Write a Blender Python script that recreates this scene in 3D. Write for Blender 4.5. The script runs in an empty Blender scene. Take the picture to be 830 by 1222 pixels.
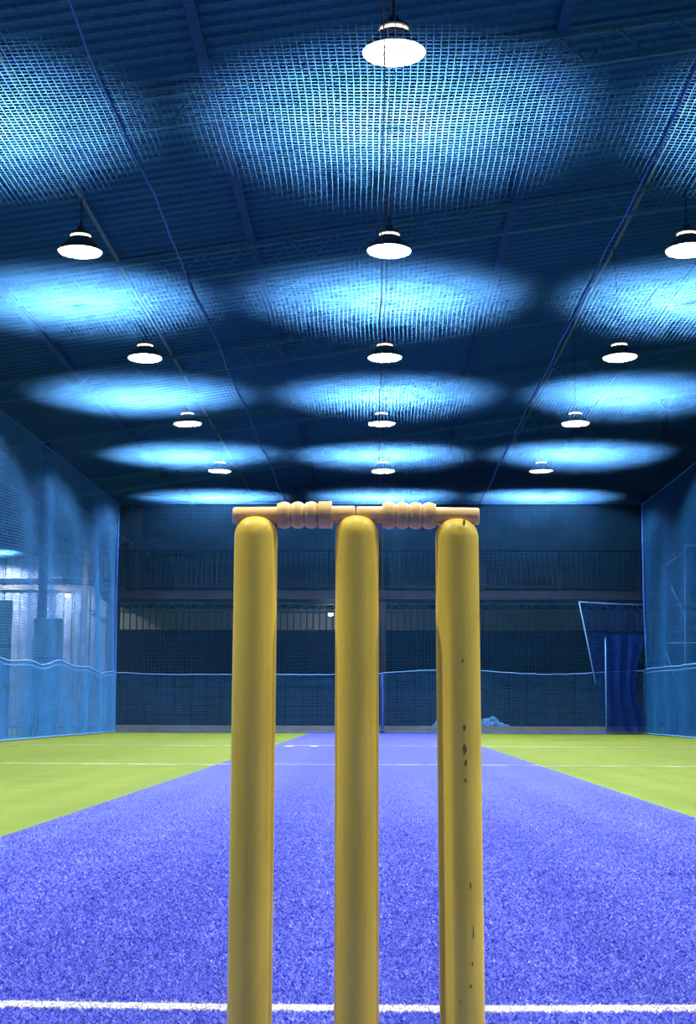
import bpy, math, random
import numpy as np
from mathutils import Matrix, Vector

# ------------------------------------------------------------------ camera, world, exposure
scene = bpy.context.scene
COL = scene.collection
random.seed(4)
RNG = np.random.default_rng(4)

F_PX, PITCH, YAW, ROLL = 1740.0, math.radians(7.756), math.radians(-1.142), math.radians(0.2)
fw = Vector((math.sin(YAW) * math.cos(PITCH), math.cos(YAW) * math.cos(PITCH), math.sin(PITCH)))
rt = Vector((math.cos(YAW), -math.sin(YAW), 0.0))
up = rt.cross(fw)
rt, up = rt * math.cos(ROLL) + up * math.sin(ROLL), up * math.cos(ROLL) - rt * math.sin(ROLL)
cam_data = bpy.data.cameras.new('camera')
cam_data.sensor_fit = 'VERTICAL'
cam_data.sensor_height = 36.0
cam_data.lens = F_PX * 36.0 / 1222.0
cam_data.clip_start = 0.05
cam_data.clip_end = 200
cam = bpy.data.objects.new('camera', cam_data)
COL.objects.link(cam)
m = Matrix((rt, up, -fw)).transposed().to_4x4()
m.translation = (0, 0, 0.522)
cam.matrix_world = m
scene.camera = cam

world = bpy.data.worlds.new('world')
world.use_nodes = True
world.node_tree.nodes['Background'].inputs[0].default_value = (0.03, 0.06, 0.12, 1)
world.node_tree.nodes['Background'].inputs[1].default_value = 0.3
scene.world = world
scene.view_settings.view_transform = 'Standard'
scene.view_settings.look = 'None'
scene.view_settings.exposure = 0.0
scene.view_settings.gamma = 1.0
scene.view_settings.use_curve_mapping = False

LAMP_POWER = 1500.0          # each pendant lamp
LAMP_COLOR = (1.0, 0.97, 0.9)

# ------------------------------------------------------------------ materials
MATS = {}


def mat(name, color, rough=0.6, metal=0.0, var=0.12, scale=8.0, bump=0.0, bump_scale=60.0, translucent=0.0,
        stretch=(1, 1, 1), spec=0.5):
    if name in MATS:
        return MATS[name]
    ma = bpy.data.materials.new(name)
    ma.use_nodes = True
    nt = ma.node_tree
    b = nt.nodes['Principled BSDF']
    out = nt.nodes['Material Output']
    tc = nt.nodes.new('ShaderNodeTexCoord')
    mp = nt.nodes.new('ShaderNodeMapping')
    mp.inputs['Scale'].default_value = stretch
    nt.links.new(tc.outputs['Object'], mp.inputs['Vector'])
    nz = nt.nodes.new('ShaderNodeTexNoise')
    nz.inputs['Scale'].default_value = scale
    nz.inputs['Detail'].default_value = 4
    nt.links.new(mp.outputs[0], nz.inputs['Vector'])
    cr = nt.nodes.new('ShaderNodeValToRGB')
    cr.color_ramp.elements[0].position = 0.3
    cr.color_ramp.elements[1].position = 0.7
    cr.color_ramp.elements[0].color = tuple(max(0, c * (1 - var)) for c in color) + (1,)
    cr.color_ramp.elements[1].color = tuple(min(1, c * (1 + var)) for c in color) + (1,)
    nt.links.new(nz.outputs[0], cr.inputs[0])
    nt.links.new(cr.outputs[0], b.inputs['Base Color'])
    b.inputs['Roughness'].default_value = rough
    b.inputs['Metallic'].default_value = metal
    b.inputs['Specular IOR Level'].default_value = spec
    if bump > 0:
        n2 = nt.nodes.new('ShaderNodeTexNoise')
        n2.inputs['Scale'].default_value = bump_scale
        nt.links.new(mp.outputs[0], n2.inputs['Vector'])
        bp = nt.nodes.new('ShaderNodeBump')
        bp.inputs['Strength'].default_value = bump
        bp.inputs['Distance'].default_value = 0.01
        nt.links.new(n2.outputs[0], bp.inputs['Height'])
        nt.links.new(bp.outputs[0], b.inputs['Normal'])
    if translucent > 0:
        tr = nt.nodes.new('ShaderNodeBsdfTranslucent')
        nt.links.new(cr.outputs[0], tr.inputs['Color'])
        mx = nt.nodes.new('ShaderNodeMixShader')
        mx.inputs[0].default_value = translucent
        nt.links.new(b.outputs[0], mx.inputs[1])
        nt.links.new(tr.outputs[0], mx.inputs[2])
        nt.links.new(mx.outputs[0], out.inputs['Surface'])
    MATS[name] = ma
    return ma


def glow(name, color, strength):
    ma = bpy.data.materials.new(name)
    ma.use_nodes = True
    b = ma.node_tree.nodes['Principled BSDF']
    b.inputs['Base Color'].default_value = (0.9, 0.9, 0.88, 1)
    b.inputs['Emission Color'].default_value = tuple(color) + (1,)
    b.inputs['Emission Strength'].default_value = strength
    ma.cycles.emission_sampling = 'NONE'
    return ma


def turf(name, dark, mid, light, grain):
    """short artificial-grass pile: fine speckle in three tones, coarse wear on top"""
    ma = bpy.data.materials.new(name)
    ma.use_nodes = True
    nt = ma.node_tree
    b = nt.nodes['Principled BSDF']
    tc = nt.nodes.new('ShaderNodeTexCoord')
    n1 = nt.nodes.new('ShaderNodeTexNoise')
    n1.inputs['Scale'].default_value = grain
    n1.inputs['Detail'].default_value = 3
    n1.inputs['Roughness'].default_value = 0.7
    nt.links.new(tc.outputs['Object'], n1.inputs['Vector'])
    cr = nt.nodes.new('ShaderNodeValToRGB')
    e = cr.color_ramp.elements
    e[0].position, e[0].color = 0.34, tuple(dark) + (1,)
    e[1].position, e[1].color = 0.66, tuple(light) + (1,)
    k = e.new(0.5)
    k.color = tuple(mid) + (1,)
    nt.links.new(n1.outputs[0], cr.inputs[0])
    n2 = nt.nodes.new('ShaderNodeTexNoise')
    n2.inputs['Scale'].default_value = 2.2
    n2.inputs['Detail'].default_value = 6
    n2.inputs['Roughness'].default_value = 0.65
    nt.links.new(tc.outputs['Object'], n2.inputs['Vector'])
    mr = nt.nodes.new('ShaderNodeMapRange')
    mr.inputs['From Min'].default_value = 0.25
    mr.inputs['From Max'].default_value = 0.75
    mr.inputs['To Min'].default_value = 0.86
    mr.inputs['To Max'].default_value = 1.12
    nt.links.new(n2.outputs[0], mr.inputs['Value'])
    mx = nt.nodes.new('ShaderNodeMix')
    mx.data_type = 'RGBA'
    mx.blend_type = 'MULTIPLY'
    mx.inputs[0].default_value = 1.0
    nt.links.new(cr.outputs[0], mx.inputs[6])
    nt.links.new(mr.outputs[0], mx.inputs[7])
    nt.links.new(mx.outputs[2], b.inputs['Base Color'])
    b.inputs['Roughness'].default_value = 0.85
    b.inputs['Specular IOR Level'].default_value = 0.15
    bp = nt.nodes.new('ShaderNodeBump')
    bp.inputs['Strength'].default_value = 0.6
    bp.inputs['Distance'].default_value = 0.004
    nt.links.new(n1.outputs[0], bp.inputs['Height'])
    nt.links.new(bp.outputs[0], b.inputs['Normal'])
    return ma


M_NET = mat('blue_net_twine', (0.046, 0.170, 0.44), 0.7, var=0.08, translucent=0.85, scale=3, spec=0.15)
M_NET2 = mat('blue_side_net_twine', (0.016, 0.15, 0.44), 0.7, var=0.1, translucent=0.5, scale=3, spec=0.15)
M_NETL = mat('lit_left_net_twine', (0.075, 0.32, 0.72), 0.7, var=0.1, translucent=0.5, scale=3, spec=0.15)  # paler than the right net: stronger light on the left put into the colour
M_NETB = mat('back_net_twine', (0.03, 0.16, 0.42), 0.7, var=0.1, translucent=0.4, scale=3, spec=0.15)
M_SLAB = mat('dull_balcony_edge', (0.016, 0.018, 0.032), 0.8, var=0.3, scale=3, spec=0.08)
M_NETD = mat('deep_blue_net_twine', (0.003, 0.035, 0.27), 0.7, var=0.1, translucent=0.3, scale=3, spec=0.1)
M_ROPE = mat('pale_blue_rope', (0.09, 0.26, 0.66), 0.7, var=0.2, scale=40, spec=0.2)
M_ROPE_B = mat('bright_blue_rope', (0.01, 0.09, 0.50), 0.6, var=0.2, scale=40)
M_CABLE = mat('black_cable', (0.012, 0.012, 0.014), 0.5)
M_ROOF = mat('blue_grey_roof_sheet', (0.010, 0.090, 0.23), 0.45, var=0.18, scale=1.2, stretch=(0.2, 2, 1), spec=0.15)
M_TRUSS = mat('grey_blue_steel', (0.05, 0.17, 0.28), 0.5, var=0.15, scale=6, spec=0.15)
M_PURLIN = mat('blue_purlin_steel', (0.006, 0.05, 0.20), 0.45, var=0.15, scale=4, spec=0.1)
M_PIPE = mat('grey_conduit', (0.16, 0.20, 0.20), 0.5, metal=0.0, scale=6)
M_DARK = mat('dark_lamp_metal', (0.05, 0.045, 0.035), 0.35, metal=0.6)
M_REFL = mat('grey_reflector_enamel', (0.13, 0.13, 0.12), 0.5, var=0.02)
M_DWALL = mat('dark_navy_wall', (0.006, 0.0096, 0.0204), 0.8, var=0.25, scale=1.5, spec=0.08)
M_MWALL = mat('slate_blue_wall', (0.02475, 0.04125, 0.06325), 0.8, var=0.2, scale=1.2, spec=0.08)
M_PALE = mat('pale_cladding', (0.18, 0.198, 0.216), 0.7, var=0.1, scale=3, spec=0.08)
M_LAV = mat('pale_lavender_cladding', (0.192, 0.272, 0.496), 0.7, var=0.12, scale=2)
M_CONC = mat('grey_concrete', (0.192, 0.198, 0.198), 0.85, var=0.2, scale=6)
M_BROWN = mat('brown_timber_post', (0.05, 0.035, 0.04), 0.8, var=0.3, scale=4, stretch=(1, 1, 0.2), spec=0.08)
M_BLACKST = mat('black_steel', (0.010, 0.012, 0.018), 0.5, spec=0.08)
M_BLUEST = mat('blue_steel_post', (0.006, 0.018, 0.06), 0.5, spec=0.08)
M_MATC = mat('dark_green_vinyl', (0.03, 0.09, 0.12), 0.55, var=0.2, scale=3, spec=0.08)
M_WHITEP = mat('white_line_paint', (0.5084, 0.5146, 0.558), 0.85, var=0.15, scale=260, bump=0.5, bump_scale=500)
M_FADE = mat('faded_line_paint', (0.363, 0.3828, 0.495), 0.85, var=0.2, scale=120)
M_GLOW = glow('lamp_bulb_glow', (1.0, 0.95, 0.86), 60)
M_VENT = glow('lamp_vent_glow', (1.0, 0.9, 0.74), 3.0)
M_BLUE_TURF = turf('blue_pitch_turf', (0.004, 0.0075, 0.22), (0.033, 0.050, 0.45), (0.155, 0.205, 0.66), 170)
M_GREEN_TURF = turf('green_turf', (0.0726, 0.1155, 0.01188), (0.1122, 0.1716, 0.01848), (0.1485, 0.2145, 0.0297), 150)

# ------------------------------------------------------------------ mesh helpers


def mesh_np(name, V, Fq, smooth=False):
    """V (n,3), Fq (m,k) all faces of the same size"""
    me = bpy.data.meshes.new(name)
    V = np.asarray(V, np.float32)
    Fq = np.asarray(Fq, np.int32)
    k = Fq.shape[1]
    me.vertices.add(len(V))
    me.vertices.foreach_set('co', V.ravel())
    me.loops.add(Fq.size)
    me.loops.foreach_set('vertex_index', Fq.ravel())
    me.polygons.add(len(Fq))
    me.polygons.foreach_set('loop_start', np.arange(0, Fq.size, k, dtype=np.int32))
    me.polygons.foreach_set('use_smooth', np.full(len(Fq), smooth))
    me.update(calc_edges=True)
    me.validate()
    return me


def mesh_py(name, V, Fs, smooth=False):
    me = bpy.data.meshes.new(name)
    me.from_pydata([tuple(v) for v in V], [], Fs)
    me.polygons.foreach_set('use_smooth', [smooth] * len(me.polygons))
    me.update()
    return me


class MB:
    def __init__(s):
        s.V, s.F = [], []

    def add(s, V, Fs):
        o = len(s.V)
        s.V += [tuple(v) for v in V]
        s.F += [tuple(i + o for i in f) for f in Fs]
        return s

    def box(s, x0, x1, y0, y1, z0, z1, c=0.0):
        if c <= 0:
            V = [(x, y, z) for z in (z0, z1) for y in (y0, y1) for x in (x0, x1)]
            return s.add(V, [(0, 2, 3, 1), (4, 5, 7, 6), (0, 1, 5, 4), (2, 6, 7, 3), (0, 4, 6, 2), (1, 3, 7, 5)])
        P = [(x0 + c, y0), (x1 - c, y0), (x1, y0 + c), (x1, y1 - c), (x1 - c, y1), (x0 + c, y1), (x0, y1 - c), (x0, y0 + c)]
        V = [(x, y, z0) for x, y in P] + [(x, y, z1) for x, y in P]
        Fs = [tuple(range(7, -1, -1)), tuple(range(8, 16))] + [(i, (i + 1) % 8, 8 + (i + 1) % 8, 8 + i) for i in range(8)]
        return s.add(V, Fs)

    def bar(s, a, b, w, h=None, sides=4):
        a, b = Vector(a), Vector(b)
        h = h or w
        d = (b - a).normalized()
        ref = Vector((0, 0, 1)) if abs(d.z) < 0.95 else Vector((0, 1, 0))
        u = d.cross(ref).normalized()
        v = u.cross(d).normalized()
        ring = []
        for p in (a, b):
            for i in range(sides):
                t = 2 * math.pi * (i + 0.5) / sides
                k = 1 / math.cos(math.pi / sides) if sides == 4 else 1
                ring.append(p + u * (math.cos(t) * w / 2 * k) + v * (math.sin(t) * h / 2 * k))
        Fs = [tuple(range(sides - 1, -1, -1)), tuple(range(sides, 2 * sides))]
        Fs += [(i, (i + 1) % sides, sides + (i + 1) % sides, sides + i) for i in range(sides)]
        return s.add(ring, Fs)

    def tube(s, pts, r, sides=6):
        pts = [Vector(p) for p in pts]
        rings = []
        for i, p in enumerate(pts):
            d = (pts[min(i + 1, len(pts) - 1)] - pts[max(i - 1, 0)]).normalized()
            ref = Vector((0, 0, 1)) if abs(d.z) < 0.9 else Vector((0, 1, 0))
            u = d.cross(ref).normalized()
            v = u.cross(d).normalized()
            rr = r[i] if isinstance(r, (list, tuple)) else r
            rings.append([p + u * (math.cos(2 * math.pi * k / sides) * rr) + v * (math.sin(2 * math.pi * k / sides) * rr) for k in range(sides)])
        V = [q for R in rings for q in R]
        Fs = [tuple(range(sides - 1, -1, -1)), tuple((len(pts) - 1) * sides + k for k in range(sides))]
        for i in range(len(pts) - 1):
            for k in range(sides):
                k2 = (k + 1) % sides
                Fs.append((i * sides + k, i * sides + k2, (i + 1) * sides + k2, (i + 1) * sides + k))
        return s.add(V, Fs)

    def lathe(s, prof, n=32, axis='z', origin=(0, 0, 0), closed=True):
        """prof: list of (r, h); capped ends where r > 0 if closed"""
        ox, oy, oz = origin
        V = []
        for r, h in prof:
            for k in range(n):
                t = 2 * math.pi * k / n
                a, b = r * math.cos(t), r * math.sin(t)
                V.append((ox + a, oy + b, oz + h) if axis == 'z' else (ox + h, oy + a, oz + b))
        Fs = []
        for i in range(len(prof) - 1):
            for k in range(n):
                k2 = (k + 1) % n
                Fs.append((i * n + k, i * n + k2, (i + 1) * n + k2, (i + 1) * n + k))
        if closed:
            Fs += [tuple(range(n - 1, -1, -1)), tuple((len(prof) - 1) * n + k for k in range(n))]
        return s.add(V, Fs)

    def mesh(s, name, smooth=False):
        return mesh_py(name, s.V, s.F, smooth)


def obj(name, me, material, parent=None, loc=(0, 0, 0), rot=None):
    o = bpy.data.objects.new(name, me)
    COL.objects.link(o)
    if material is not None and not me.materials:
        me.materials.append(material)
    o.location = loc
    if rot:
        o.rotation_euler = rot
    o.parent = parent
    return o


def tag(o, label, cat, group=None, kind=None):
    o['label'] = label
    if cat:
        o['category'] = cat
    if group:
        o['group'] = group
    if kind:
        o['kind'] = kind
    return o


def thing(name, label, cat, loc=(0, 0, 0), group=None, rot=None):
    o = bpy.data.objects.new(name, None)
    o.empty_display_size = 0.1
    COL.objects.link(o)
    o.location = loc
    if rot:
        o.rotation_euler = rot
    return tag(o, label, cat, group)


def struct(o, label=None):
    o['kind'] = 'structure'
    if label:
        o['label'] = label
    return o


def smooth_by_angle(me, deg=40):
    me.polygons.foreach_set('use_smooth', [True] * len(me.polygons))
    try:
        me.set_sharp_from_angle(angle=math.radians(deg))
    except Exception:
        pass
    return me


# ------------------------------------------------------------------ net builder
def strands(P, ua, va_n, swap, r, flat=False):
    """one tube for each value of ua, running over va_n; P maps (U,V) arrays to (…,3)"""
    A, B = np.meshgrid(ua, va_n, indexing='ij')
    Q = P(B, A) if swap else P(A, B)
    e = 0.02
    Qt = (P(B + e, A) if swap else P(A, B + e)) - Q          # along the strand
    Qs = (P(B, A + e) if swap else P(A + e, B)) - Q          # across
    Qt /= np.linalg.norm(Qt, axis=-1, keepdims=True)
    n = np.cross(Qt, Qs)
    n /= np.linalg.norm(n, axis=-1, keepdims=True)
    b = np.cross(n, Qt)
    S, N, _ = Q.shape
    if flat:                                                  # overhead twine: folded V section, open side up
        n = np.where(n[..., 2:3] < 0, -n, n)
        V = np.stack([Q + b * r, Q - n * (r * (0.8 if swap else 0.5)), Q - b * r], axis=2)
        idx = np.arange(S * N * 3).reshape(S, N, 3)
        f = [np.stack([idx[:, :-1, k], idx[:, :-1, k + 1], idx[:, 1:, k + 1], idx[:, 1:, k]], axis=-1).reshape(-1, 4) for k in (0, 1)]
        return V.reshape(-1, 3), np.concatenate(f)
    V = np.stack([Q + n * r, Q + b * r, Q - n * r, Q - b * r], axis=2)      # S,N,4,3
    idx = np.arange(S * N * 4).reshape(S, N, 4)
    f = []
    for k in range(4):
        k2 = (k + 1) % 4
        f.append(np.stack([idx[:, :-1, k], idx[:, :-1, k2], idx[:, 1:, k2], idx[:, 1:, k]], axis=-1).reshape(-1, 4))
    return V.reshape(-1, 3), np.concatenate(f)


def net_mesh(name, P, u0, u1, v0, v1, du, dv, r, su=0.5, sv=0.5, flat=False):
    us = np.arange(u0, u1 + 1e-6, du)
    vs = np.arange(v0, v1 + 1e-6, dv)
    ub = np.linspace(u0, u1, max(3, int((u1 - u0) / su) + 1))
    vb = np.linspace(v0, v1, max(3, int((v1 - v0) / sv) + 1))
    V1, F1 = strands(P, us, vb, False, r, flat)
    V2, F2 = strands(P, vs, ub, True, r, flat)
    return mesh_np(name, np.concatenate([V1, V2]), np.concatenate([F1, F2 + len(V1)]), True)


# ================================================================== THE SETTING
XL, XR, YF, YB = -13.0, 13.0, -8.0, 42.0
RISE = 0.15


def roof_z(x):
    return 7.34 + RISE * x


fl = obj('floor', MB().box(XL, XR, YF, YB, -0.25, 0.0).mesh('floor'), M_GREEN_TURF)
struct(fl, 'bright yellow green artificial turf floor')
seam_pts = [(-6.0, 14.47), (-3.694, 14.40), (-1.53, 14.24)]


def ragged_strip(name, pts, w, z, material, parent, rag=0.006, step=0.02, h=0.0025):
    """painted line on turf: thin slab with frayed long edges"""
    V = []
    P = [Vector((a, b, 0)) for a, b in pts]
    L = []
    for i in range(len(P) - 1):
        n = max(1, int((P[i + 1] - P[i]).length / step))
        L += [P[i].lerp(P[i + 1], k / n) for k in range(n)]
    L.append(P[-1])
    for p in L:
        a, b = random.uniform(-rag, rag), random.uniform(-rag, rag)
        V += [(p.x, p.y - w / 2 + a, z), (p.x, p.y + w / 2 + b, z), (p.x, p.y + w / 2 + b * 0.6 - 0.002, z + h), (p.x, p.y - w / 2 + a * 0.6 + 0.002, z + h)]
    Fs = []
    for i in range(len(L) - 1):
        for k in range(4):
            k2 = (k + 1) % 4
            Fs.append((i * 4 + k, (i + 1) * 4 + k, (i + 1) * 4 + k2, i * 4 + k2))
    n = len(L) - 1
    Fs += [(0, 1, 2, 3), (n * 4 + 3, n * 4 + 2, n * 4 + 1, n * 4)]
    return obj(name, mesh_py(name, V, Fs), material, parent)


ragged_strip('painted_line', [(-6.0, 14.47), (-3.694, 14.42), (-1.53, 14.22)], 0.045, 0.0005, M_FADE, fl, 0.012, 0.06)
ragged_strip('painted_line', [(1.57, 14.27), (3.07, 14.30), (6.1, 14.32)], 0.045, 0.0005, M_FADE, fl, 0.012, 0.06)
ragged_strip('painted_line', [(1.57, 21.9), (4.7, 21.95), (6.1, 21.95)], 0.04, 0.0005, M_FADE, fl, 0.012, 0.08)
ragged_strip('painted_line', [(-6.0, 22.0), (-1.53, 21.95)], 0.03, 0.0005, M_FADE, fl, 0.014, 0.08)

pm = thing('pitch_mat', 'long blue artificial turf cricket pitch running to the back net', 'mat', (0, 0, 0))
obj('turf_strip', MB().box(-1.53, 1.565, YF + 0.2, 33.95, 0.0, 0.006).mesh('turf_strip'), M_BLUE_TURF, pm)
CREASE = [(-1.53, 2.68), (-0.662, 2.65), (-0.262, 2.637), (0.191, 2.637), (0.56, 2.660), (1.565, 2.70)]


def blades(name, mask_fn, material, seed):
    # pile blades of the nearest stretch of turf, thinning out with distance
    g = np.random.default_rng(seed)
    n0 = 1400000
    y = 1.7 * (13.0 / 1.7) ** g.random(n0)                 # density falls with distance
    x = (g.random(n0) * 2 - 1) * (0.26 * y + 0.75)
    keep = (x > -1.525) & (x < 1.56) & (g.random(n0) < np.clip((0.26 * 1.7 + 0.75) / 1.2 * (3.2 / y) ** 0.6, 0, 1) * 0.9 * np.clip((13.0 - y) / 8.5, 0, 1) ** 1.3)
    x, y = x[keep], y[keep]
    k = mask_fn(x, y, g)
    x, y = x[k], y[k]
    n = len(x)
    sc = np.clip(y / 2.8, 0.8, 1.5)
    w = (0.0006 + 0.0007 * g.random(n)) * sc
    h = 0.0025 + 0.0035 * g.random(n)
    a = g.random(n) * 2 * np.pi
    la = g.random(n) * 2 * np.pi
    lean = h * (0.9 + 1.2 * g.random(n))
    ca, sa = np.cos(a) * w, np.sin(a) * w
    tx, ty = x + np.cos(la) * lean, y + np.sin(la) * lean
    z0 = np.full(n, 0.0055)
    V = np.stack([np.stack([x - ca, y - sa, z0], -1), np.stack([x + ca, y + sa, z0], -1),
                  np.stack([tx + ca * 0.6, ty + sa * 0.6, z0 + h], -1), np.stack([tx - ca * 0.6, ty - sa * 0.6, z0 + h], -1)], 1).reshape(-1, 3)
    o = obj(name, mesh_np(name, V, np.arange(n * 4).reshape(n, 4)), material, pm)
    o['kind'] = 'stuff'
    return o


def blade_mat(name, stops):
    ma = bpy.data.materials.new(name)
    ma.use_nodes = True
    nt = ma.node_tree
    b = nt.nodes['Principled BSDF']
    ge = nt.nodes.new('ShaderNodeNewGeometry')
    cr = nt.nodes.new('ShaderNodeValToRGB')
    cr.color_ramp.elements[0].position, cr.color_ramp.elements[0].color = stops[0]
    cr.color_ramp.elements[1].position, cr.color_ramp.elements[1].color = stops[-1]
    for p, c in stops[1:-1]:
        cr.color_ramp.elements.new(p).color = c
    nt.links.new(ge.outputs['Random Per Island'], cr.inputs[0])
    nt.links.new(cr.outputs[0], b.inputs['Base Color'])
    b.inputs['Roughness'].default_value = 0.6
    b.inputs['Specular IOR Level'].default_value = 0.3
    return ma


def on_line(x, y, g):
    yl = np.interp(x, [p[0] for p in CREASE], [p[1] for p in CREASE])
    d = np.abs(y - yl) + g.normal(0, 0.004, len(x))
    return d < 0.029


M_BL = blade_mat('blue_pile', [(0.0, (0.014, 0.026, 0.34, 1)), (0.45, (0.048, 0.070, 0.56, 1)), (0.85, (0.105, 0.145, 0.70, 1)), (1.0, (0.31, 0.37, 0.76, 1))])
M_WL = blade_mat('white_pile', [(0.0, (0.25, 0.26, 0.40, 1)), (0.5, (0.44, 0.44, 0.50, 1)), (1.0, (0.56, 0.56, 0.58, 1))])
blades('turf_pile', lambda x, y, g: ~on_line(x, y, g), M_BL, 11)
blades('crease_pile', on_line, M_WL, 11)['label'] = 'white painted turf fibres of the crease line'
o = ragged_strip('crease_line', [(-1.53, 2.68), (-0.662, 2.65), (-0.262, 2.637), (0.191, 2.637), (0.56, 2.660), (1.565, 2.70)], 0.055, 0.006, M_WHITEP, pm, 0.008, 0.006)
o['label'] = 'white painted crease line across the pitch'
ragged_strip('crease_line', [(-1.53, 14.22), (1.565, 14.27)], 0.045, 0.006, M_FADE, pm, 0.012, 0.06)
ragged_strip('crease_line', [(-1.53, 21.95), (1.565, 21.9)], 0.045, 0.006, M_FADE, pm, 0.012, 0.06)
ragged_strip('crease_mark', [(-1.33, 21.45), (-1.22, 21.45)], 0.30, 0.006, M_WHITEP, pm, 0.02, 0.03)
ragged_strip('crease_mark', [(-0.96, 21.5), (-0.86, 21.5)], 0.26, 0.006, M_WHITEP, pm, 0.02, 0.03)

# walls
wb = obj('wall_back', MB().box(XL, XR, YB, YB + 0.25, 0, roof_z(XR)).mesh('wall_back'), M_MWALL)
struct(wb, 'slate blue far wall behind the nets')
obj('wainscot', MB().box(-7.65, XR, YB - 0.06, YB, 0, 2.80).mesh('wainscot'), M_DWALL, wb)
me_p = MB()
prof = [(0, 0), (0.02, -0.03), (0.15, -0.03), (0.17, 0), (0.185, 0)]
V = [(x, y, z) for z in (0, 0.66) for x, y in prof]
me_p.add(V, [(i, i + 1, i + 6, i + 5) for i in range(4)])
me_p.box(0, 0.185, 0.0, 0.02, 0, 0.66)
me_p = me_p.mesh('wall_panel')
for k in range(int((XR + 7.65) / 0.188)):
    obj('wall_panel', me_p, M_PALE, wb, (-7.65 + k * 0.188, YB - 0.021, 2.82))
me_c = MB()
for i in range(4):
    x = i * 0.25
    me_c.add([(x, 0, 0), (x + 0.03, -0.03, 0), (x + 0.18, -0.03, 0), (x + 0.21, 0, 0), (x + 0.25, 0, 0)] +
             [(x, 0, 4.9), (x + 0.03, -0.03, 4.9), (x + 0.18, -0.03, 4.9), (x + 0.21, 0, 4.9), (x + 0.25, 0, 4.9)],
             [(j, j + 1, j + 6, j + 5) for j in range(4)])
me_c = me_c.mesh('cladding_panel')
for k in range(5):
    obj('cladding_panel', me_c, M_LAV, wb, (XL + 0.2 + k * 1.02, YB - 0.01, 0.05))
obj('wall_rail', MB().box(XL, -7.7, YB - 0.12, YB - 0.04, 4.16, 4.28).mesh('wall_rail'), M_BLUEST, wb)
obj('wall_rail', MB().box(XL, -7.7, YB - 0.14, YB - 0.04, 3.95, 4.08).mesh('wall_rail'), M_PALE, wb)
wl = struct(obj('wall_left', MB().box(XL - 0.25, XL, YF, YB, 0, roof_z(XL) + 0.1).mesh('wall_left'), M_MWALL), 'slate blue wall on the left side')
wr = struct(obj('wall_right', MB().box(XR, XR + 0.25, YF, YB, 0, roof_z(XR) + 0.1).mesh('wall_right'), M_MWALL), 'slate blue wall on the right side')
wf = struct(obj('wall_front', MB().box(XL, XR, YF - 0.25, YF, 0, roof_z(XR)).mesh('wall_front'), M_MWALL), 'slate blue wall behind the camera')

# roof: trapezoidal sheets running down the slope, one object for each sheet
ce = bpy.data.objects.new('ceiling', None)
COL.objects.link(ce)
struct(ce, 'sloping roof of blue grey corrugated steel sheets')
SW, RIB = 0.92, 0.23
pr = []
for i in range(4):
    y = i * RIB
    pr += [(y, 0.0), (y + 0.035, 0.0), (y + 0.055, 0.035), (y + RIB - 0.03, 0.035), (y + RIB - 0.012, 0.0)]
pr.append((4 * RIB + 0.02, -0.003))
V, Fs = [], []
for x in (XL, -6.5, 0, 6.5, XR):
    for y, z in pr:
        V.append((x, y, roof_z(x) + z))
n = len(pr)
for j in range(4):
    for i in range(n - 1):
        Fs.append((j * n + i, (j + 1) * n + i, (j + 1) * n + i + 1, j * n + i + 1))
me_r = mesh_py('roof_sheet', V, Fs)
k = 0
while YF + k * SW < YB + 0.1:
    obj('roof_sheet', me_r, M_ROOF, ce, (0, YF + k * SW, (k % 2) * 0.006))
    k += 1

# kerb behind the back net
struct(obj('trim_1', MB().box(-6.6, 6.8, 34.45, 34.62, 0.0, 0.17, 0.01).mesh('trim_1'), M_CONC), 'low grey concrete kerb behind the back net')

# ================================================================== ROOF STEEL
ORD = ['', 'first', 'second', 'third', 'fourth', 'fifth', 'sixth', 'seventh', 'eighth']
TZ0 = 7.20
DEP = 0.34


def tz(x):
    return TZ0 + RISE * x


PAN = 0.62
NP = int((XR - XL - 0.6) / PAN)
tx0 = XL + 0.3
diag_up = MB().bar((0, 0, -DEP + 0.0), (PAN / 2, 0, RISE * PAN / 2), 0.028).mesh('diagonal_up')
diag_dn = MB().bar((0, 0, 0), (PAN / 2, 0, -DEP + RISE * PAN / 2), 0.028).mesh('diagonal_down')
top_me = MB().bar((tx0, 0, tz(tx0)), (tx0 + NP * PAN, 0, tz(tx0 + NP * PAN)), 0.06).mesh('top_chord')
bot_me = MB().bar((tx0, 0, tz(tx0) - DEP), (tx0 + NP * PAN, 0, tz(tx0 + NP * PAN) - DEP), 0.06).mesh('bottom_chord')
TY = [35.6, 30.3, 24.95, 19.6, 14.4, 9.0, 3.6]
for i, y in enumerate(TY):
    nm = ORD[i + 1]
    t = thing('roof_truss', f'sloping blue grey lattice roof truss, {nm} counted from the back net', 'truss', (0, y, 0), 'roof trusses')
    obj('top_chord', top_me, M_TRUSS, t)
    obj('bottom_chord', bot_me, M_TRUSS, t)
    for k in range(NP):
        x = tx0 + k * PAN
        obj('diagonal', diag_up, M_TRUSS, t, (x, 0, tz(x)))
        obj('diagonal', diag_dn, M_TRUSS, t, (x + PAN / 2, 0, tz(x + PAN / 2)))

PUR = [(-12.0, 'hugging the left wall'), (-8.9, 'beyond the left side net'), (-5.35, 'over the left side net edge'), (-1.74, 'left of the centre lamp line'), (1.92, 'right of the centre lamp line'),
       (5.5, 'over the right side net edge'), (9.1, 'beyond the right side net'), (12.5, 'hugging the right wall')]
for x, w in PUR:
    b = MB()
    z = roof_z(x)
    y0, y1 = YF + 0.05, YB - 0.05
    b.box(x - 0.035, x + 0.035, y0, y1, z - 0.11, z - 0.005)
    b.box(x - 0.06, x + 0.06, y0, y1, z - 0.118, z - 0.105)
    tag(obj('roof_purlin', b.mesh('roof_purlin'), M_PURLIN), f'long blue steel roof purlin {w}', 'beam', 'roof purlins')

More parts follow.
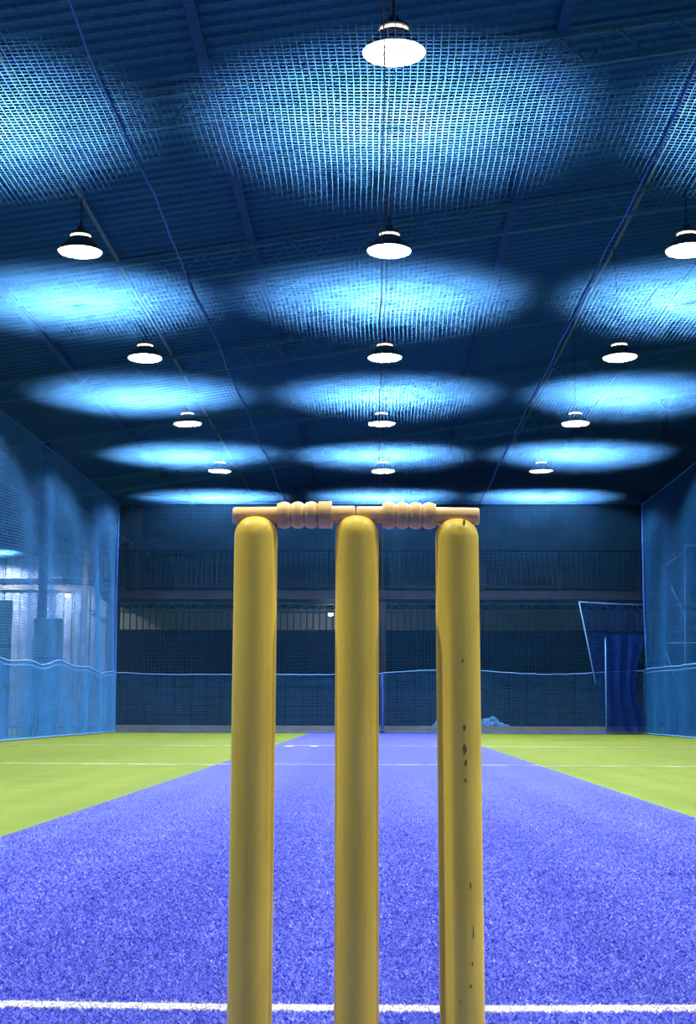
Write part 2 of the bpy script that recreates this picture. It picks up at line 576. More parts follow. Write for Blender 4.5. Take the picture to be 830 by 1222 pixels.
LX = [(-3.6, 'left'), (0.14, 'centre'), (3.76, 'right')]
for x, w in LX:
    z = roof_z(x) - 0.09
    b = MB().tube([(x, YF + 0.1, z), (x, 12, z), (x, 30, z), (x, YB - 0.1, z)], 0.028 if w != 'centre' else 0.014, 8)
    tag(obj('conduit_pipe', smooth_by_angle(b.mesh('conduit_pipe')), M_PIPE if w != 'centre' else M_CABLE), f'thin conduit under the roof carrying the {w} line of lamps', 'pipe', 'lamp conduits')


# ================================================================== PENDANT LAMPS
def make_lamp_meshes():
    d = {}
    R = 0.265
    # outer shade (dark), shallow dome
    outer = [(R, 0.0), (R + 0.004, 0.004), (R * 0.93, 0.045), (R * 0.74, 0.100), (R * 0.55, 0.145), (R * 0.52, 0.165)]
    inner = [(R * 0.50, 0.163), (R * 0.53, 0.142), (R * 0.72, 0.096), (R * 0.91, 0.042), (R - 0.004, 0.002), (R, 0.0)]
    d['shade'] = smooth_by_angle(MB().lathe(outer, 40, closed=False).mesh('shade'))
    d['reflector'] = smooth_by_angle(MB().lathe([(0.001, 0.167), (R * 0.50, 0.166)] + inner, 40, closed=False).mesh('reflector'))
    d['vent_ring'] = smooth_by_angle(MB().lathe([(0.118, 0.168), (0.123, 0.172), (0.123, 0.196), (0.118, 0.200)], 32).mesh('vent_ring'))
    cap = [(0.14, 0.200), (0.145, 0.206), (0.13, 0.232), (0.085, 0.252), (0.05, 0.262), (0.045, 0.31), (0.02, 0.325)]
    d['cap'] = smooth_by_angle(MB().lathe(cap, 32).mesh('cap'))
    bulb = [(0.004, 0.165), (0.022, 0.164), (0.032, 0.156), (0.034, 0.148), (0.028, 0.140), (0.014, 0.135), (0.002, 0.134)]
    d['bulb'] = smooth_by_angle(MB().lathe(bulb, 20).mesh('bulb'), 80)
    g = MB()
    for rr in (0.09, 0.175, 0.255):
        g.tube([(rr * math.cos(t * math.pi / 12), rr * math.sin(t * math.pi / 12), -0.012) for t in range(25)], 0.0022, 4)
    for k in range(6):
        a = k * math.pi / 6
        g.tube([(-R * math.cos(a), -R * math.sin(a), -0.004), (-0.05 * math.cos(a), -0.05 * math.sin(a), -0.014), (0.05 * math.cos(a), 0.05 * math.sin(a), -0.014), (R * math.cos(a), R * math.sin(a), -0.004)], 0.0022, 4)
    d['wire_guard'] = g.mesh('wire_guard')
    return d


LM = make_lamp_meshes()
LMAT = {'shade': M_DARK, 'reflector': M_REFL, 'vent_ring': M_VENT, 'cap': M_DARK, 'bulb': M_GLOW, 'wire_guard': M_PIPE}
light_data = bpy.data.lights.new('lamp_light', 'POINT')
light_data.energy = LAMP_POWER * 0.07          # stray light that fills the shade
light_data.color = LAMP_COLOR
light_data.shadow_soft_size = 0.018
beam_data = bpy.data.lights.new('lamp_beam', 'SPOT')   # what the reflector throws down
beam_data.energy = LAMP_POWER
beam_data.color = LAMP_COLOR
beam_data.shadow_soft_size = 0.018
beam_data.spot_size = math.radians(152)
beam_data.spot_blend = 0.42
LAMP_Z = 6.0


def place_lamp(x, y, z, label, group, tilt=(0, 0)):
    t = thing('pendant_lamp', label, 'lamp', (x, y, z), group)
    t.rotation_euler = (tilt[0], tilt[1], 0)
    for k in ('shade', 'reflector', 'vent_ring', 'cap', 'bulb', 'wire_guard'):
        obj(k, LM[k], LMAT[k], t)
    L = roof_z(x) - 0.128 - z
    c = obj('cord', MB().tube([(0, 0, 0.32), (0.004, 0, L * 0.6), (0, 0, L)], 0.011, 6).mesh('cord'), M_CABLE, t)
    lo = bpy.data.objects.new('lamp_light', light_data)
    COL.objects.link(lo)
    lo.parent = t
    lo.location = (0, 0, 0.113)
    so = bpy.data.objects.new('lamp_beam', beam_data)
    COL.objects.link(so)
    so.parent = t
    so.location = (0, 0, 0.113)
    return t


ROWS = [33.2, 27.6, 22.3, 16.95, 11.62, 6.25, 0.85]
LXR = {33.2: (-3.63, 0.145, 3.78), 27.6: (-3.65, 0.09, 3.81), 22.3: (-3.64, 0.124, 3.79), 16.95: (-3.58, 0.145, 3.72)}
for i, y in enumerate(ROWS):
    for j, (x, w) in enumerate(LX):
        xx = LXR.get(y, (-3.6, 0.14, 3.76))[j]
        place_lamp(xx, y, LAMP_Z, f'lit dome pendant lamp in the {w} line, {ORD[i + 1]} counted from the back net', 'pendant lamps over the lane',
                   (random.uniform(-0.03, 0.03), random.uniform(-0.05, 0.05)))
for (x, y, lab) in [(-10.9, 40.3, 'lit dome pendant lamp of the left neighbouring lane nearest the far wall'),
                    (-10.2, 34.6, 'lit dome pendant lamp of the left neighbouring lane, second from the far wall'),
                    (-10.2, 28.6, 'lit dome pendant lamp of the left neighbouring lane, third from the far wall'),
                    (10.4, 27.0, 'lit dome pendant lamp of the right neighbouring lane beside the side net'),
                    (-10.4, 6.25, 'unseen dome lamp added on the left ahead of the stumps to light their sides'),  # from here on, lamps added out of view to brighten the stump sides
                    (-10.4, 0.85, 'unseen dome lamp added on the left level with the stumps to light their sides'),
                    (10.4, 6.25, 'unseen dome lamp added on the right ahead of the stumps to light their sides'),
                    (10.4, 0.85, 'unseen dome lamp added on the right level with the stumps to light their sides')]:
    place_lamp(x, y, 5.20 if y > 20 and x < 0 else 6.0, lab, 'pendant lamps of the neighbouring lanes')

# ================================================================== NETS
NETZ = 5.36
XN0, XN1, YN1 = -6.12, 6.25, 34.2
SEAM_A, SEAM_B = -2.14, 2.44


def P_ceil(x, y):
    w = np.where(x < SEAM_A, (x - XN0) / (SEAM_A - XN0), np.where(x < SEAM_B, (x - SEAM_A) / (SEAM_B - SEAM_A), (x - SEAM_B) / (XN1 - SEAM_B)))
    fade = np.clip((YN1 - y) / 1.5, 0, 1)
    z = NETZ + 0.02 + fade * (-0.05 * np.sin(np.pi * np.clip(w, 0, 1)) + 0.018 * np.sin(y * 1.164 + x * 0.3) + 0.008 * np.sin(x * 2.3 + y * 0.9))
    xx = x + fade * 0.012 * np.sin(y * 1.3 + x * 1.9) + 0.006 * np.sin(y * 3.1 + x)
    yy = y + fade * (0.03 * np.sin(x * 0.9 + y * 0.35) + 0.012 * np.sin(x * 2.7 + y * 1.1))
    return np.stack([xx, yy, z], -1)


cn = thing('ceiling_net', 'blue mesh net stretched overhead beneath the lamps', 'net', (0, 0, 0))
YC0 = -2.0
for a, b in ((XN0, SEAM_A), (SEAM_A, SEAM_B), (SEAM_B, XN1)):
    o = obj('net_panel', net_mesh('net_panel', P_ceil, a, b, YC0, YN1, 0.054, 0.060, 0.0030, 0.4, 0.45, True), M_NET, cn)
    o['kind'] = 'stuff'


def rope_on(P, u0, u1, v0, v1, n, r, dz=0.0, wob=0.004):
    pts = []
    for i in range(n):
        t = i / (n - 1)
        q = P(np.array(u0 + (u1 - u0) * t), np.array(v0 + (v1 - v0) * t))
        pts.append((float(q[0]) + random.uniform(-wob, wob), float(q[1]), float(q[2]) + dz + random.uniform(-wob, wob)))
    return MB().tube(pts, r, 6)


for x in (SEAM_A, SEAM_B):
    obj('seam_rope', rope_on(P_ceil, x, x, YC0, YN1, 140, 0.010).mesh('seam_rope', True), M_ROPE_B, cn)
obj('support_cable', rope_on(P_ceil, 0.045, 0.045, YC0, YN1, 40, 0.006, -0.012, 0.001).mesh('support_cable'), M_CABLE, cn)['label'] = 'thin black support cable along the middle of the net'
obj('edge_rope', rope_on(P_ceil, XN0, XN1, YN1, YN1, 30, 0.010).mesh('edge_rope'), M_ROPE_B, cn)


# back net
def P_back(x, z):
    s = np.sin(np.pi * np.clip(z / NETZ, 0, 1))
    y = YN1 + 0.05 * s * np.sin(x * 1.1 + 0.4) + 0.02 * s * np.sin(x * 3.7 + z)
    zz = z + 0.014 * np.sin(x * 1.6) * s
    return np.stack([x + 0.008 * np.sin(z * 2 + x), y, zz], -1)


bn = thing('back_net', 'blue mesh net hanging across the far end behind the pitch', 'net', (0, YN1, 0))


def skirt_top(x):
    x = np.asarray(x, float)
    return np.where(x < 0.13, 1.36 + 0.06 * np.abs((x + 3) / 3) ** 1.5 * 0.6 - 0.02, 1.42 + 0.05 * np.sin(x * 1.35 - 0.9))


def Pb(o):
    return lambda x, z: P_back(x, z) - np.array([0, YN1, 0]) + np.array([0, o, 0])


for a, b in ((XN0, 0.13), (0.13, XN1)):
    o = obj('net_panel', net_mesh('net_panel', Pb(0), a, b, 0.02, NETZ, 0.05, 0.05, 0.0018, 0.4, 0.4), M_NETB, bn)
    o['kind'] = 'stuff'

    def P_sk(x, t):
        q = Pb(-0.05)(x, t * skirt_top(x))
        q[..., 1] += -0.03 * np.sin(x * 5.0 + t * 2) * (1 - 0.5 * t)
        return q
    o = obj('skirt_panel', net_mesh('skirt_panel', P_sk, a, b, 0.01, 1.0, 0.044, 0.030, 0.0022, 0.25, 0.25), M_NETB, bn)
    o['kind'] = 'stuff'
    obj('skirt_rope', rope_on(P_sk, a, b, 1.0, 1.0, 50, 0.012, 0, 0.006).mesh('skirt_rope', True), M_ROPE, bn)
    obj('hem_rope', rope_on(P_sk, a, b, 0.01, 0.01, 30, 0.012, 0.012, 0.003).mesh('hem_rope', True), M_ROPE_B, bn)
b = MB()
for i in range(22):
    z = 0.06 + i * 0.062
    b.tube([(0.10, -0.10, z), (0.13, -0.125, z + 0.02), (0.165, -0.10, z + 0.035)], 0.012, 5)
b.tube([(0.13, -0.08, 0.0), (0.135, -0.085, 0.7), (0.12, -0.08, 1.40)], 0.022, 6)
obj('lacing_rope', b.mesh('lacing_rope', True), M_ROPE_B, bn)['label'] = 'bright blue laced seam of the skirt'
obj('seam_rope', MB().tube([(0.13, -0.01, 1.35), (0.14, -0.01, 3), (0.13, -0.01, NETZ)], 0.010, 6).mesh('seam_rope'), M_CABLE, bn)
for x in (XN0, XN1):
    obj('corner_rope', MB().tube([(x, -0.03, 0.0), (x + 0.02, -0.03, 1.3), (x - 0.01, -0.03, 3), (x, -0.02, NETZ)], 0.022, 6).mesh('corner_rope'), M_ROPE_B, bn)


# side nets
def side_net(name, label, X, sgn, y0, topfun, amp, M_NET2):
    t = thing(name, label, 'net', (X, 0, 0))

    def P(y, z):
        s = np.sin(np.pi * np.clip(z / NETZ, 0, 1)) ** 0.7
        x = sgn * s * (amp * np.sin(y * 1.15 + 0.8) + 0.5 * amp * np.sin(y * 2.9 + z * 0.7))
        zz = z + 0.03 * s * np.sin(y * 1.0 + 0.5) + 0.012 * np.sin(y * 2.1)*s
        return np.stack([x, y + 0.01 * np.sin(z * 2.0), zz], -1)

    def P2(y, q):
        z = q * topfun(y)
        p = P(y, z)
        p[..., 0] += -sgn * 0.06 + 0.022 * np.sin(y * 3.6 + 0.5 * np.sin(y)) * (1 - 0.4 * q)
        p[..., 2] = z
        return p
    o = obj('net_panel', net_mesh('net_panel', P, y0, YN1, 0.02, NETZ, 0.05, 0.05, 0.0030, 0.25, 0.4), M_NET2, t)
    o['kind'] = 'stuff'
    o = obj('skirt_panel', net_mesh('skirt_panel', P2, y0, YN1, 0.01, 1.0, 0.034, 0.034, 0.0028, 0.18, 0.2), M_NET2, t)
    o['kind'] = 'stuff'
    obj('skirt_rope', rope_on(P2, y0, YN1, 1.0, 1.0, 130, 0.014, 0, 0.006).mesh('skirt_rope', True), M_ROPE, t)
    obj('skirt_rope', rope_on(P2, y0, YN1, 0.945, 0.945, 130, 0.008, 0, 0.006).mesh('skirt_rope', True), M_ROPE, t)
    obj('hem_rope', rope_on(P2, y0, YN1, 0.01, 0.01, 100, 0.014, 0.012, 0.003).mesh('hem_rope', True), M_ROPE, t)
    obj('top_rope', rope_on(P, y0, YN1, NETZ, NETZ, 100, 0.012, 0, 0.003).mesh('top_rope', True), M_ROPE_B, t)
    return t


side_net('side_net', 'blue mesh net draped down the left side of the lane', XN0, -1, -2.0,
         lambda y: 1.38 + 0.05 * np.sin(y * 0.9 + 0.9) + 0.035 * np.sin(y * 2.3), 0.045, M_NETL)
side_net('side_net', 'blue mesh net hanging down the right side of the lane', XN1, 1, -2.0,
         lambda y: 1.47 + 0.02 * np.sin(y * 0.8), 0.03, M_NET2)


# neighbouring lane's overhead net, left
def P_nb(x, y):
    z = 4.88 - 0.04 * np.sin((x + 13) * 0.8) + 0.015 * np.sin(y * 1.3)
    return np.stack([x, y, z], -1)


nn = thing('ceiling_net', 'lower blue overhead net of the neighbouring lane beyond the left side net', 'net', (0, 0, 0))
o = obj('net_panel', net_mesh('net_panel', P_nb, -12.9, -6.5, 24.0, 41.6, 0.055, 0.06, 0.003, 0.6, 0.6, True), M_NET, nn)
o['kind'] = 'stuff'
obj('edge_rope', rope_on(P_nb, -6.5, -6.5, 24.0, 41.6, 30, 0.01).mesh('edge_rope'), M_ROPE_B, nn)

# ================================================================== BEHIND THE NETS
mz = thing('mezzanine', 'dark balcony with upright railing bars across the far end', 'balcony', (0, 38.0, 0))
MX0, MX1 = -7.3, 12.9
obj('deck', MB().box(MX0, MX1, 0.02, 3.95, 3.42, 3.60).mesh('deck'), M_DWALL, mz)
obj('edge_beam', MB().box(MX0, MX1, -0.06, 0.02, 3.40, 3.62).mesh('edge_beam'), M_SLAB, mz)
obj('top_rail', MB().bar((MX0, 0, 4.67), (MX1, 0, 4.67), 0.06).mesh('top_rail'), M_BLACKST, mz)
obj('bottom_rail', MB().bar((MX0, 0, 3.74), (MX1, 0, 3.74), 0.04).mesh('bottom_rail'), M_BLACKST, mz)
me_b = MB().box(-0.013, 0.013, -0.013, 0.013, 3.74, 4.65).mesh('baluster')
for k in range(int((MX1 - MX0) / 0.135) + 1):
    obj('baluster', me_b, M_BLACKST, mz, (MX0 + k * 0.135, 0, 0))
me_b = MB().box(-0.03, 0.03, -0.03, 0.03, 3.60, 4.68).mesh('railing_post')
for k in range(11):
    obj('railing_post', me_b, M_BLACKST, mz, (MX0 + 0.05 + k * 2.0, 0, 0))
for x in (-6.85, 0.14, 7.3):
    obj('support_post', MB().box(x - 0.11, x + 0.11, 0.05, 0.25, 0, 3.42, 0.01).mesh('support_post'), M_BLACKST, mz)
# lattice beam under the deck
obj('beam_chord', MB().bar((MX0, 1.2, 3.38), (MX1, 1.2, 3.38), 0.05).mesh('beam_chord'), M_TRUSS, mz)
obj('beam_chord', MB().bar((MX0, 1.2, 3.14), (MX1, 1.2, 3.14), 0.05).mesh('beam_chord'), M_TRUSS, mz)
bu = MB().bar((0, 0, 0), (0.2, 0, 0.24), 0.022).mesh('beam_brace')
bd = MB().bar((0, 0, 0.24), (0.2, 0, 0), 0.022).mesh('beam_brace')
for k in range(int((MX1 - MX0) / 0.4)):
    obj('beam_brace', bu, M_PALE, mz, (MX0 + k * 0.4, 1.2, 3.14))
    obj('beam_brace', bd, M_PALE, mz, (MX0 + 0.2 + k * 0.4, 1.2, 3.14))

for x, lab in ((-6.69, 'brown timber post on the balcony at its left end'), (-6.33, 'second brown timber post on the balcony, just right of the end post')):
    h = 5.92
    b = MB().box(x - 0.10, x + 0.08, 38.3, 38.48, 3.60, h, 0.012)
    b.box(x - 0.13, x + 0.11, 38.27, 38.51, 3.60, 3.66)
    tag(obj('timber_post', b.mesh('timber_post'), M_BROWN), lab, 'post', 'balcony timber posts')


def column(x, y, w, top, material, label):
    b = MB()
    b.box(x - w / 2, x + w / 2, y - 0.09, y - 0.075, 0.02, top)
    b.box(x - w / 2, x + w / 2, y + 0.075, y + 0.09, 0.02, top)
    b.box(x - 0.012, x + 0.012, y - 0.075, y + 0.075, 0.02, top)
    b.box(x - w / 2 - 0.05, x + w / 2 + 0.05, y - 0.14, y + 0.14, 0, 0.02)
    return tag(obj('steel_column', b.mesh('steel_column'), material), label, 'column', 'steel columns')


column(-7.08, 30.75, 0.16, roof_z(-7.08) - 0.02, M_BLUEST, 'dark blue steel column outside the left side net')
column(7.24, 36.2, 0.16, roof_z(7.24) - 0.02, M_BLUEST, 'dark blue steel column beyond the right side net')
column(-7.23, 36.0, 0.10, 4.4, M_PALE, 'slim pale steel column behind the left net corner')

# upright padded mats beyond the left net


def crash_mat(x0, x1, y, h, lab, lean):
    t = thing('crash_mat', lab, 'mat', ((x0 + x1) / 2, y, 0), 'upright mats', (lean, 0, 0.05))
    w = (x1 - x0) / 2
    obj('pad', smooth_by_angle(MB().box(-w, w, -0.1, 0.1, 0.0, h, 0.03).mesh('pad')), M_MATC, t)
    b = MB()
    for z in (h * 0.33, h * 0.66):
        b.box(-w - 0.004, w + 0.004, -0.104, 0.104, z - 0.025, z + 0.025, 0.03)
    obj('strap', b.mesh('strap'), M_BLACKST, t)


crash_mat(-6.98, -6.42, 29.6, 2.36, 'dark upright padded mat standing in front of the blue column', -0.03)
crash_mat(-8.6, -7.55, 30.0, 2.76, 'tall dark upright padded mat at the left edge behind the side net', -0.02)

# small floodlights at the far end


def flood(x, y, z, label, power, wall_y):
    t = thing('flood_lamp', label, 'lamp', (x, y, z))
    t.scale = (0.7, 1, 0.7)
    obj('housing', smooth_by_angle(MB().lathe([(0.05, 0.06), (0.10, 0.03), (0.13, 0.0), (0.128, -0.005)], 24).mesh('housing')), M_DARK, t)
    obj('bracket', MB().bar((0, 0, 0.05), (0, wall_y - y, 0.12), 0.03).mesh('bracket'), M_BLACKST, t)
    obj('bulb', smooth_by_angle(MB().lathe([(0.02, -0.006), (0.085, -0.01), (0.10, -0.05), (0.08, -0.10), (0.03, -0.125), (0.002, -0.13)], 20).mesh('bulb'), 80), M_GLOW, t)
    d = bpy.data.lights.new('flood_light', 'POINT')
    d.energy = power
    d.color = (1, 0.95, 0.88)
    d.shadow_soft_size = 0.05
    lo = bpy.data.objects.new('flood_light', d)
    COL.objects.link(lo)
    lo.parent = t
    lo.location = (0, 0, -0.22)


flood(-8.84, 41.5, 3.80, 'small bright round lamp on the pale far wall at left', 14, 41.97)
flood(-1.28, 40.6, 3.22, 'small lamp under the balcony beside the middle stump', 25, 41.95)

# pipe frame behind the right net
pf = thing('pipe_frame', 'thin pale pipe frame standing behind the right side net', 'frame', (6.6, 32.5, 0))
for nm, a, b_ in [('upright', (-0.24, 0, 0.0), (-0.22, 0, 3.75)), ('upright', (0.17, 0, 0.0), (0.27, 0, 4.22)), ('upright', (1.4, 0, 0), (1.4, 0, 4.2)),
                  ('crossbar', (-0.24, 0, 2.03), (1.4, 0, 2.04)), ('crossbar', (-0.22, 0, 3.74), (0.27, 0, 4.05)), ('crossbar', (0.27, 0, 4.2), (1.4, 0, 4.2)),
                  ('brace', (-0.22, 0.02, 1.87), (0.16, 0.02, 0.72)), ('brace', (-0.05, 0.02, 3.3), (0.24, 0.02, 2.6))]:
    obj(nm, MB().tube([a, tuple((p + q) / 2 for p, q in zip(a, b_)), b_], 0.012, 8).mesh(nm, True), M_ROPE, pf)

# loose curtain of net tied up at the right of the back net
dn = thing('net_curtain', 'loose dark blue net curtain tied up at the right end of the back net', 'net', (5.5, 33.98, 0))


def P_dr(u, v):
    # u across 0..1, v height 0..1
    left = np.where(v > 0.40, -0.49 + (-0.81 + 0.49) * ((v - 0.40) / 0.6), -0.25 - 0.24 * (v / 0.40))
    right = 0.66 - 0.22 * np.sin(np.pi * np.clip((v - 0.1) / 0.75, 0, 1))
    x = left + (right - left) * u
    y = 0.05 * np.sin(u * 14 + v * 2) * (0.4 + 0.6 * (1 - v)) - 0.08
    z = 0.10 + (2.87 + 0.08 * (1 - u)) * v - 0.10 * v * 0
    return np.stack([x, y, z], -1)


def net01(name, P, nu, nv, r):
    us, vs = np.linspace(0, 1, nu), np.linspace(0, 1, nv)

    def st(ua, vb, swap):
        A, B = np.meshgrid(ua, vb, indexing='ij')
        Q = P(B, A) if swap else P(A, B)
        S, N, _ = Q.shape
        o1, o2 = np.array([0, r, 0]), (np.array([r, 0, 0]) if not swap else np.array([0, 0, r]))
        Vv = np.stack([Q + o1, Q + o2, Q - o1, Q - o2], axis=2)
        idx = np.arange(S * N * 4).reshape(S, N, 4)
        f = [np.stack([idx[:, :-1, k], idx[:, :-1, (k + 1) % 4], idx[:, 1:, (k + 1) % 4], idx[:, 1:, k]], -1).reshape(-1, 4) for k in range(4)]
        return Vv.reshape(-1, 3), np.concatenate(f)
    V1, F1 = st(us, np.linspace(0, 1, 14), False)
    V2, F2 = st(vs, np.linspace(0, 1, 24), True)
    return mesh_np(name, np.concatenate([V1, V2]), np.concatenate([F1, F2 + len(V1)]), True)


o = obj('net_panel', net01('net_panel', P_dr, 42, 80, 0.0025), M_NETD, dn)
o['kind'] = 'stuff'


def P_dr2(u, v):
    right = 0.64 - 0.20 * np.sin(np.pi * np.clip((v - 0.05) / 0.85, 0, 1))
    x = -0.23 + (right + 0.23) * u
    y = -0.12 - 0.05 * np.sin(u * 18 + v)
    return np.stack([x, y, 0.06 + 2.2 * v], -1)


o = obj('net_fold', net01('net_fold', P_dr2, 60, 90, 0.0035), M_NETD, dn)
o['kind'] = 'stuff'
for a in ([(-0.81, -0.08, 3.04), (-0.2, -0.1, 3.0), (0.64, -0.08, 2.97)], [(-0.81, -0.08, 3.04), (-0.6, -0.1, 1.9), (-0.47, -0.1, 1.15)], [(-0.23, -0.15, 2.2), (-0.24, -0.16, 1.2), (-0.25, -0.15, 0.04)]):
    obj('edge_rope', MB().tube(a, 0.013, 6).mesh('edge_rope', True), M_ROPE, dn)

# crumpled pile of spare net behind the back net
N1, N2 = 150, 36
V = []
for i in range(N1):
    for j in range(N2):
        u, v = i / (N1 - 1), j / (N2 - 1)
        a = v * math.pi
        env = (0.17 + 0.17 * math.exp(-((u - 0.18) / 0.10) ** 2) + 0.19 * math.exp(-((u - 0.6) / 0.13) ** 2) + 0.08 * math.sin(u * 31) * math.sin(u * 13)) * math.sin(math.pi * min(1, max(0, u))) ** 0.5
        rr = 1 + 0.28 * math.sin(u * 60 + v * 9) * math.sin(v * 14 + u * 22) + 0.22 * abs(math.sin(u * 95 - v * 21)) * math.sin(v * 25 + u * 41) - 0.1 * abs(math.sin(u * 140 + v * 30))
        V.append((0.85 + 2.9 * u, 34.95 + 0.28 * math.cos(a) * rr * (0.4 + env * 2), max(0.001, env * math.sin(a) * rr)))
Fs = [(i * N2 + j, (i + 1) * N2 + j, (i + 1) * N2 + j + 1, i * N2 + j + 1) for i in range(N1 - 1) for j in range(N2 - 1)]
M_PILE = mat('crumpled_blue_net', (0.06, 0.24, 0.66), 0.8, var=0.7, scale=14, bump=1.0, bump_scale=80)
tag(obj('net_pile', mesh_py('net_pile', V, Fs, True), M_PILE), 'crumpled heap of spare blue net on the ground behind the back net', 'net')


# ================================================================== STUMPS AND BAILS
def stump_paint():
    ma = bpy.data.materials.new('yellow_stump_paint')
    ma.use_nodes = True
    nt = ma.node_tree
    b = nt.nodes['Principled BSDF']
    tc = nt.nodes.new('ShaderNodeTexCoord')
    mp = nt.nodes.new('ShaderNodeMapping')
    mp.inputs['Scale'].default_value = (1, 1, 0.12)
    nt.links.new(tc.outputs['Object'], mp.inputs[0])
    n1 = nt.nodes.new('ShaderNodeTexNoise')
    n1.inputs['Scale'].default_value = 60
    n1.inputs['Detail'].default_value = 6
    nt.links.new(mp.outputs[0], n1.inputs['Vector'])
    cr = nt.nodes.new('ShaderNodeValToRGB')
    cr.color_ramp.elements[0].position = 0.3
    cr.color_ramp.elements[1].position = 0.7
    cr.color_ramp.elements[0].color = (0.81, 0.57, 0.06, 1)
    cr.color_ramp.elements[1].color = (0.89, 0.66, 0.085, 1)
    nt.links.new(n1.outputs[0], cr.inputs[0])
    # grime: sparse dark flecks and scuffs
    n2 = nt.nodes.new('ShaderNodeTexNoise')
    n2.inputs['Scale'].default_value = 95
    n2.inputs['Detail'].default_value = 2
    mp2 = nt.nodes.new('ShaderNodeMapping')
    mp2.inputs['Scale'].default_value = (1, 1, 0.6)
    oi = nt.nodes.new('ShaderNodeObjectInfo')
    ad = nt.nodes.new('ShaderNodeVectorMath')
    ad.operation = 'ADD'
    nt.links.new(tc.outputs['Object'], ad.inputs[0])
    nt.links.new(oi.outputs['Location'], ad.inputs[1])
    nt.links.new(ad.outputs[0], mp2.inputs[0])
    nt.links.new(mp2.outputs[0], n2.inputs['Vector'])
    c2 = nt.nodes.new('ShaderNodeValToRGB')
    c2.color_ramp.elements[0].position = 0.775
    c2.color_ramp.elements[1].position = 0.80
    nt.links.new(n2.outputs[0], c2.inputs[0])
    mx = nt.nodes.new('ShaderNodeMix')
    mx.data_type = 'RGBA'
    nt.links.new(c2.outputs[0], mx.inputs[0])
    nt.links.new(cr.outputs[0], mx.inputs[6])
    mx.inputs[7].default_value = (0.16, 0.09, 0.02, 1)
    nt.links.new(mx.outputs[2], b.inputs['Base Color'])
    b.inputs['Roughness'].default_value = 0.4
    b.inputs['Specular IOR Level'].default_value = 0.3
    bp = nt.nodes.new('ShaderNodeBump')
    bp.inputs['Strength'].default_value = 0.12
    bp.inputs['Distance'].default_value = 0.003
    nt.links.new(n1.outputs[0], bp.inputs['Height'])
    nt.links.new(bp.outputs[0], b.inputs['Normal'])
    return ma


M_STUMP = stump_paint()
M_WOOD = mat('turned_tan_wood', (0.80, 0.50, 0.165), 0.4, var=0.16, scale=70, stretch=(0.15, 1, 1), bump=0.1, bump_scale=120, spec=0.4)
M_CHIP = mat('bare_dark_wood_chip', (0.22, 0.13, 0.035), 0.8)
SR = 0.0207
DY = 1.39


def stump(base_x, top_x, top_z, label, planed=False, bail_z=None):
    prof = [(SR * 0.985, 0.0), (SR, 0.004)]
    zt = top_z
    for k in range(1, 40):
        prof.append((SR, 0.004 + (zt - 0.021 - 0.004) * k / 39))
    for k in range(1, 25):
        a = k / 24 * math.pi / 2
        c, s = math.cos(a), math.sin(a)
        prof.append((max(0.0004, SR * (c ** 0.78)), zt - 0.021 + 0.021 * (s ** 0.9)))
    mb = MB().lathe(prof, 64)
    V = []
    rb = 0.0086
    d = Vector((-0.80, -0.60))
    for x, y, z in mb.V:
        if planed and z < 0.65:
            k = min(1, max(0, (0.65 - z) / 0.075))
            k = k * k * (3 - 2 * k)
            lim = SR * (1 - 0.13 * k)
            p = x * d.x + y * d.y
            if p > lim:
                x -= d.x * (p - lim)
                y -= d.y * (p - lim)
        if bail_z is not None and abs(y) < rb and z > bail_z - rb - 0.02:
            z = min(z, bail_z - math.sqrt(rb * rb - y * y))
        V.append((x + (top_x - base_x) * z / zt, y, z))
    mb.V = V
    o = obj('stump', smooth_by_angle(mb.mesh('stump'), 35), M_STUMP, None, (base_x, DY, 0.0065))
    return tag(o, label, 'stump', 'cricket stumps')


BZ = 0.7075 - 0.0065
stump(-0.117, -0.116, 0.7005, 'yellow painted wooden stump, leftmost of the three', bail_z=BZ)
stump(-0.018, -0.019, 0.7015, 'yellow painted wooden stump in the middle under both bails', bail_z=BZ + 0.001)
s3 = stump(0.080, 0.0765, 0.6985, 'scuffed yellow wooden stump with a planed edge, rightmost of the three', True, BZ - 0.001)
# gouges in the right stump's paint, on its camera side


def chip(parent, dx, z, w, h):
    y = -math.sqrt(max(0, SR * SR - dx * dx)) * 1.0
    k = 9
    V = [(dx + w * math.cos(2 * math.pi * i / k) * (0.7 + 0.5 * random.random()), 0, z + h * math.sin(2 * math.pi * i / k) * (0.7 + 0.5 * random.random())) for i in range(k)]
    W = []
    for x, _, zz in V:
        x = max(-SR * 0.98, min(SR * 0.98, x))
        W.append((x - 0.0035 * zz / 0.7 * 1.0, -math.sqrt(SR * SR - x * x) - 0.00025, zz))
    B = [(x, yy + 0.0012, zz) for x, yy, zz in W]
    Fs = [tuple(range(k)), tuple(range(2 * k - 1, k - 1, -1))] + [(i, k + i, k + (i + 1) % k, (i + 1) % k) for i in range(k)]
    obj('paint_chip', mesh_py('paint_chip', W + B, Fs), M_CHIP, parent)


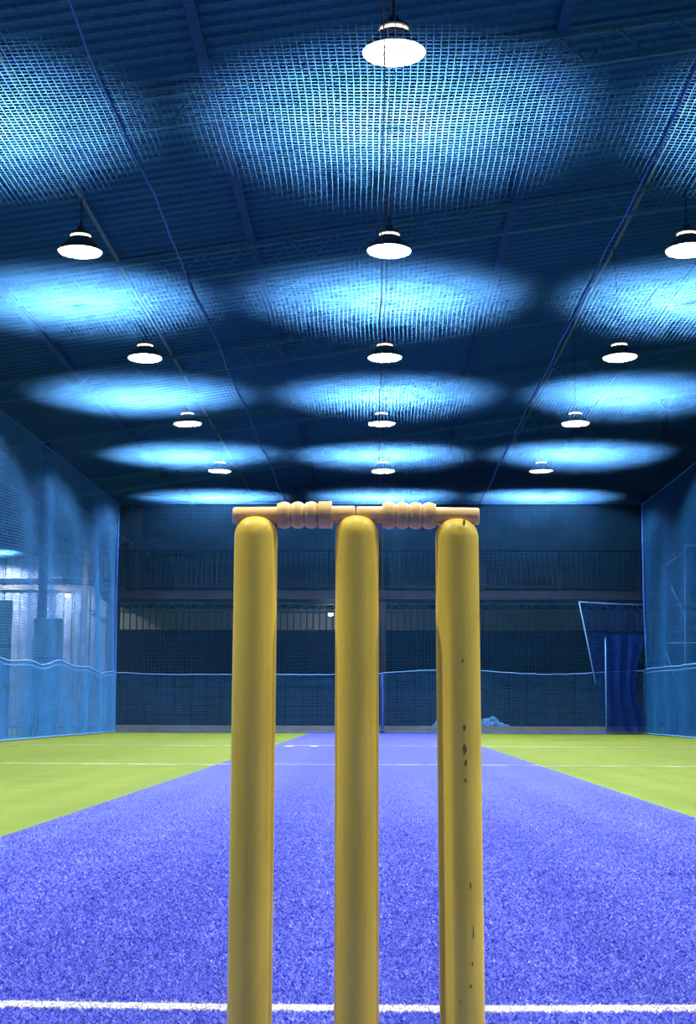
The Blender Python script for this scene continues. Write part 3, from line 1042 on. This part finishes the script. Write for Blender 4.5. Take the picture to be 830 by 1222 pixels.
for dx, z, w, h in [(0.006, 0.692, 0.0012, 0.003), (0.004, 0.500, 0.0016, 0.0035), (0.004, 0.480, 0.0018, 0.005), (0.005, 0.468, 0.0014, 0.0028), (0.0045, 0.452, 0.0012, 0.002),
                    (0.008, 0.357, 0.0008, 0.003), (0.010, 0.315, 0.0007, 0.006), (0.009, 0.288, 0.0008, 0.002), (0.007, 0.268, 0.0014, 0.0016), (0.003, 0.562, 0.001, 0.0016), (-0.003, 0.255, 0.0008, 0.001)]:
    chip(s3, dx, z, w, h)


def bail(x0, b0, b1, x1, z, beads, end_cyl, label, tilt=0.0):
    t = thing('bail', label, 'bail', (x0, DY, z), 'bails', (0, tilt, 0))
    r, R = 0.0083, 0.0130
    L0, L1, L = b0 - x0, b1 - x0, x1 - x0
    p = [(r * 0.80, 0.0), (r * 0.97, 0.0012), (r, 0.003), (r, L0 + 0.001)]
    obj('spigot', smooth_by_angle(MB().lathe(p, 32, 'x').mesh('spigot'), 50), M_WOOD, t)
    p = [(r, L1 - 0.001), (r, L - 0.003), (r * 0.97, L - 0.0012), (r * 0.85, L - 0.0004)]
    obj('spigot', smooth_by_angle(MB().lathe(p, 32, 'x').mesh('spigot'), 50), M_WOOD, t)
    p = [(r * 0.9, L0), (R * 0.90, L0)]
    wb_ = (L1 - L0 - end_cyl) / beads
    for k in range(beads):
        a = L0 + k * wb_
        for i in range(1, 10):
            s = i / 10
            p.append((R * 0.80 + R * 0.20 * math.sin(math.pi * s) ** 0.65, a + wb_ * s))
        if k < beads - 1 or end_cyl > 0:
            p.append((R * 0.77, a + wb_))
    if end_cyl > 0:
        p += [(R * 0.97, L1 - end_cyl + 0.0006), (R, L1 - end_cyl + 0.002), (R * 0.99, L1 - 0.002), (R * 1.02, L1 - 0.0015), (R * 1.02, L1)]
    else:
        p += [(R * 0.90, L1)]
    p.append((r * 0.9, L1))
    obj('barrel', smooth_by_angle(MB().lathe(p, 48, 'x').mesh('barrel'), 50), M_WOOD, t)


bail(-0.1385, -0.0955, -0.0430, -0.0205, BZ + 0.0065, 3, 0.0135, 'turned tan wooden bail bridging the left and middle stumps', -0.012)
bail(-0.0198, 0.0052, 0.0565, 0.0985, BZ + 0.0075, 4, 0.0, 'turned tan wooden bail bridging the middle and right stumps', 0.012)
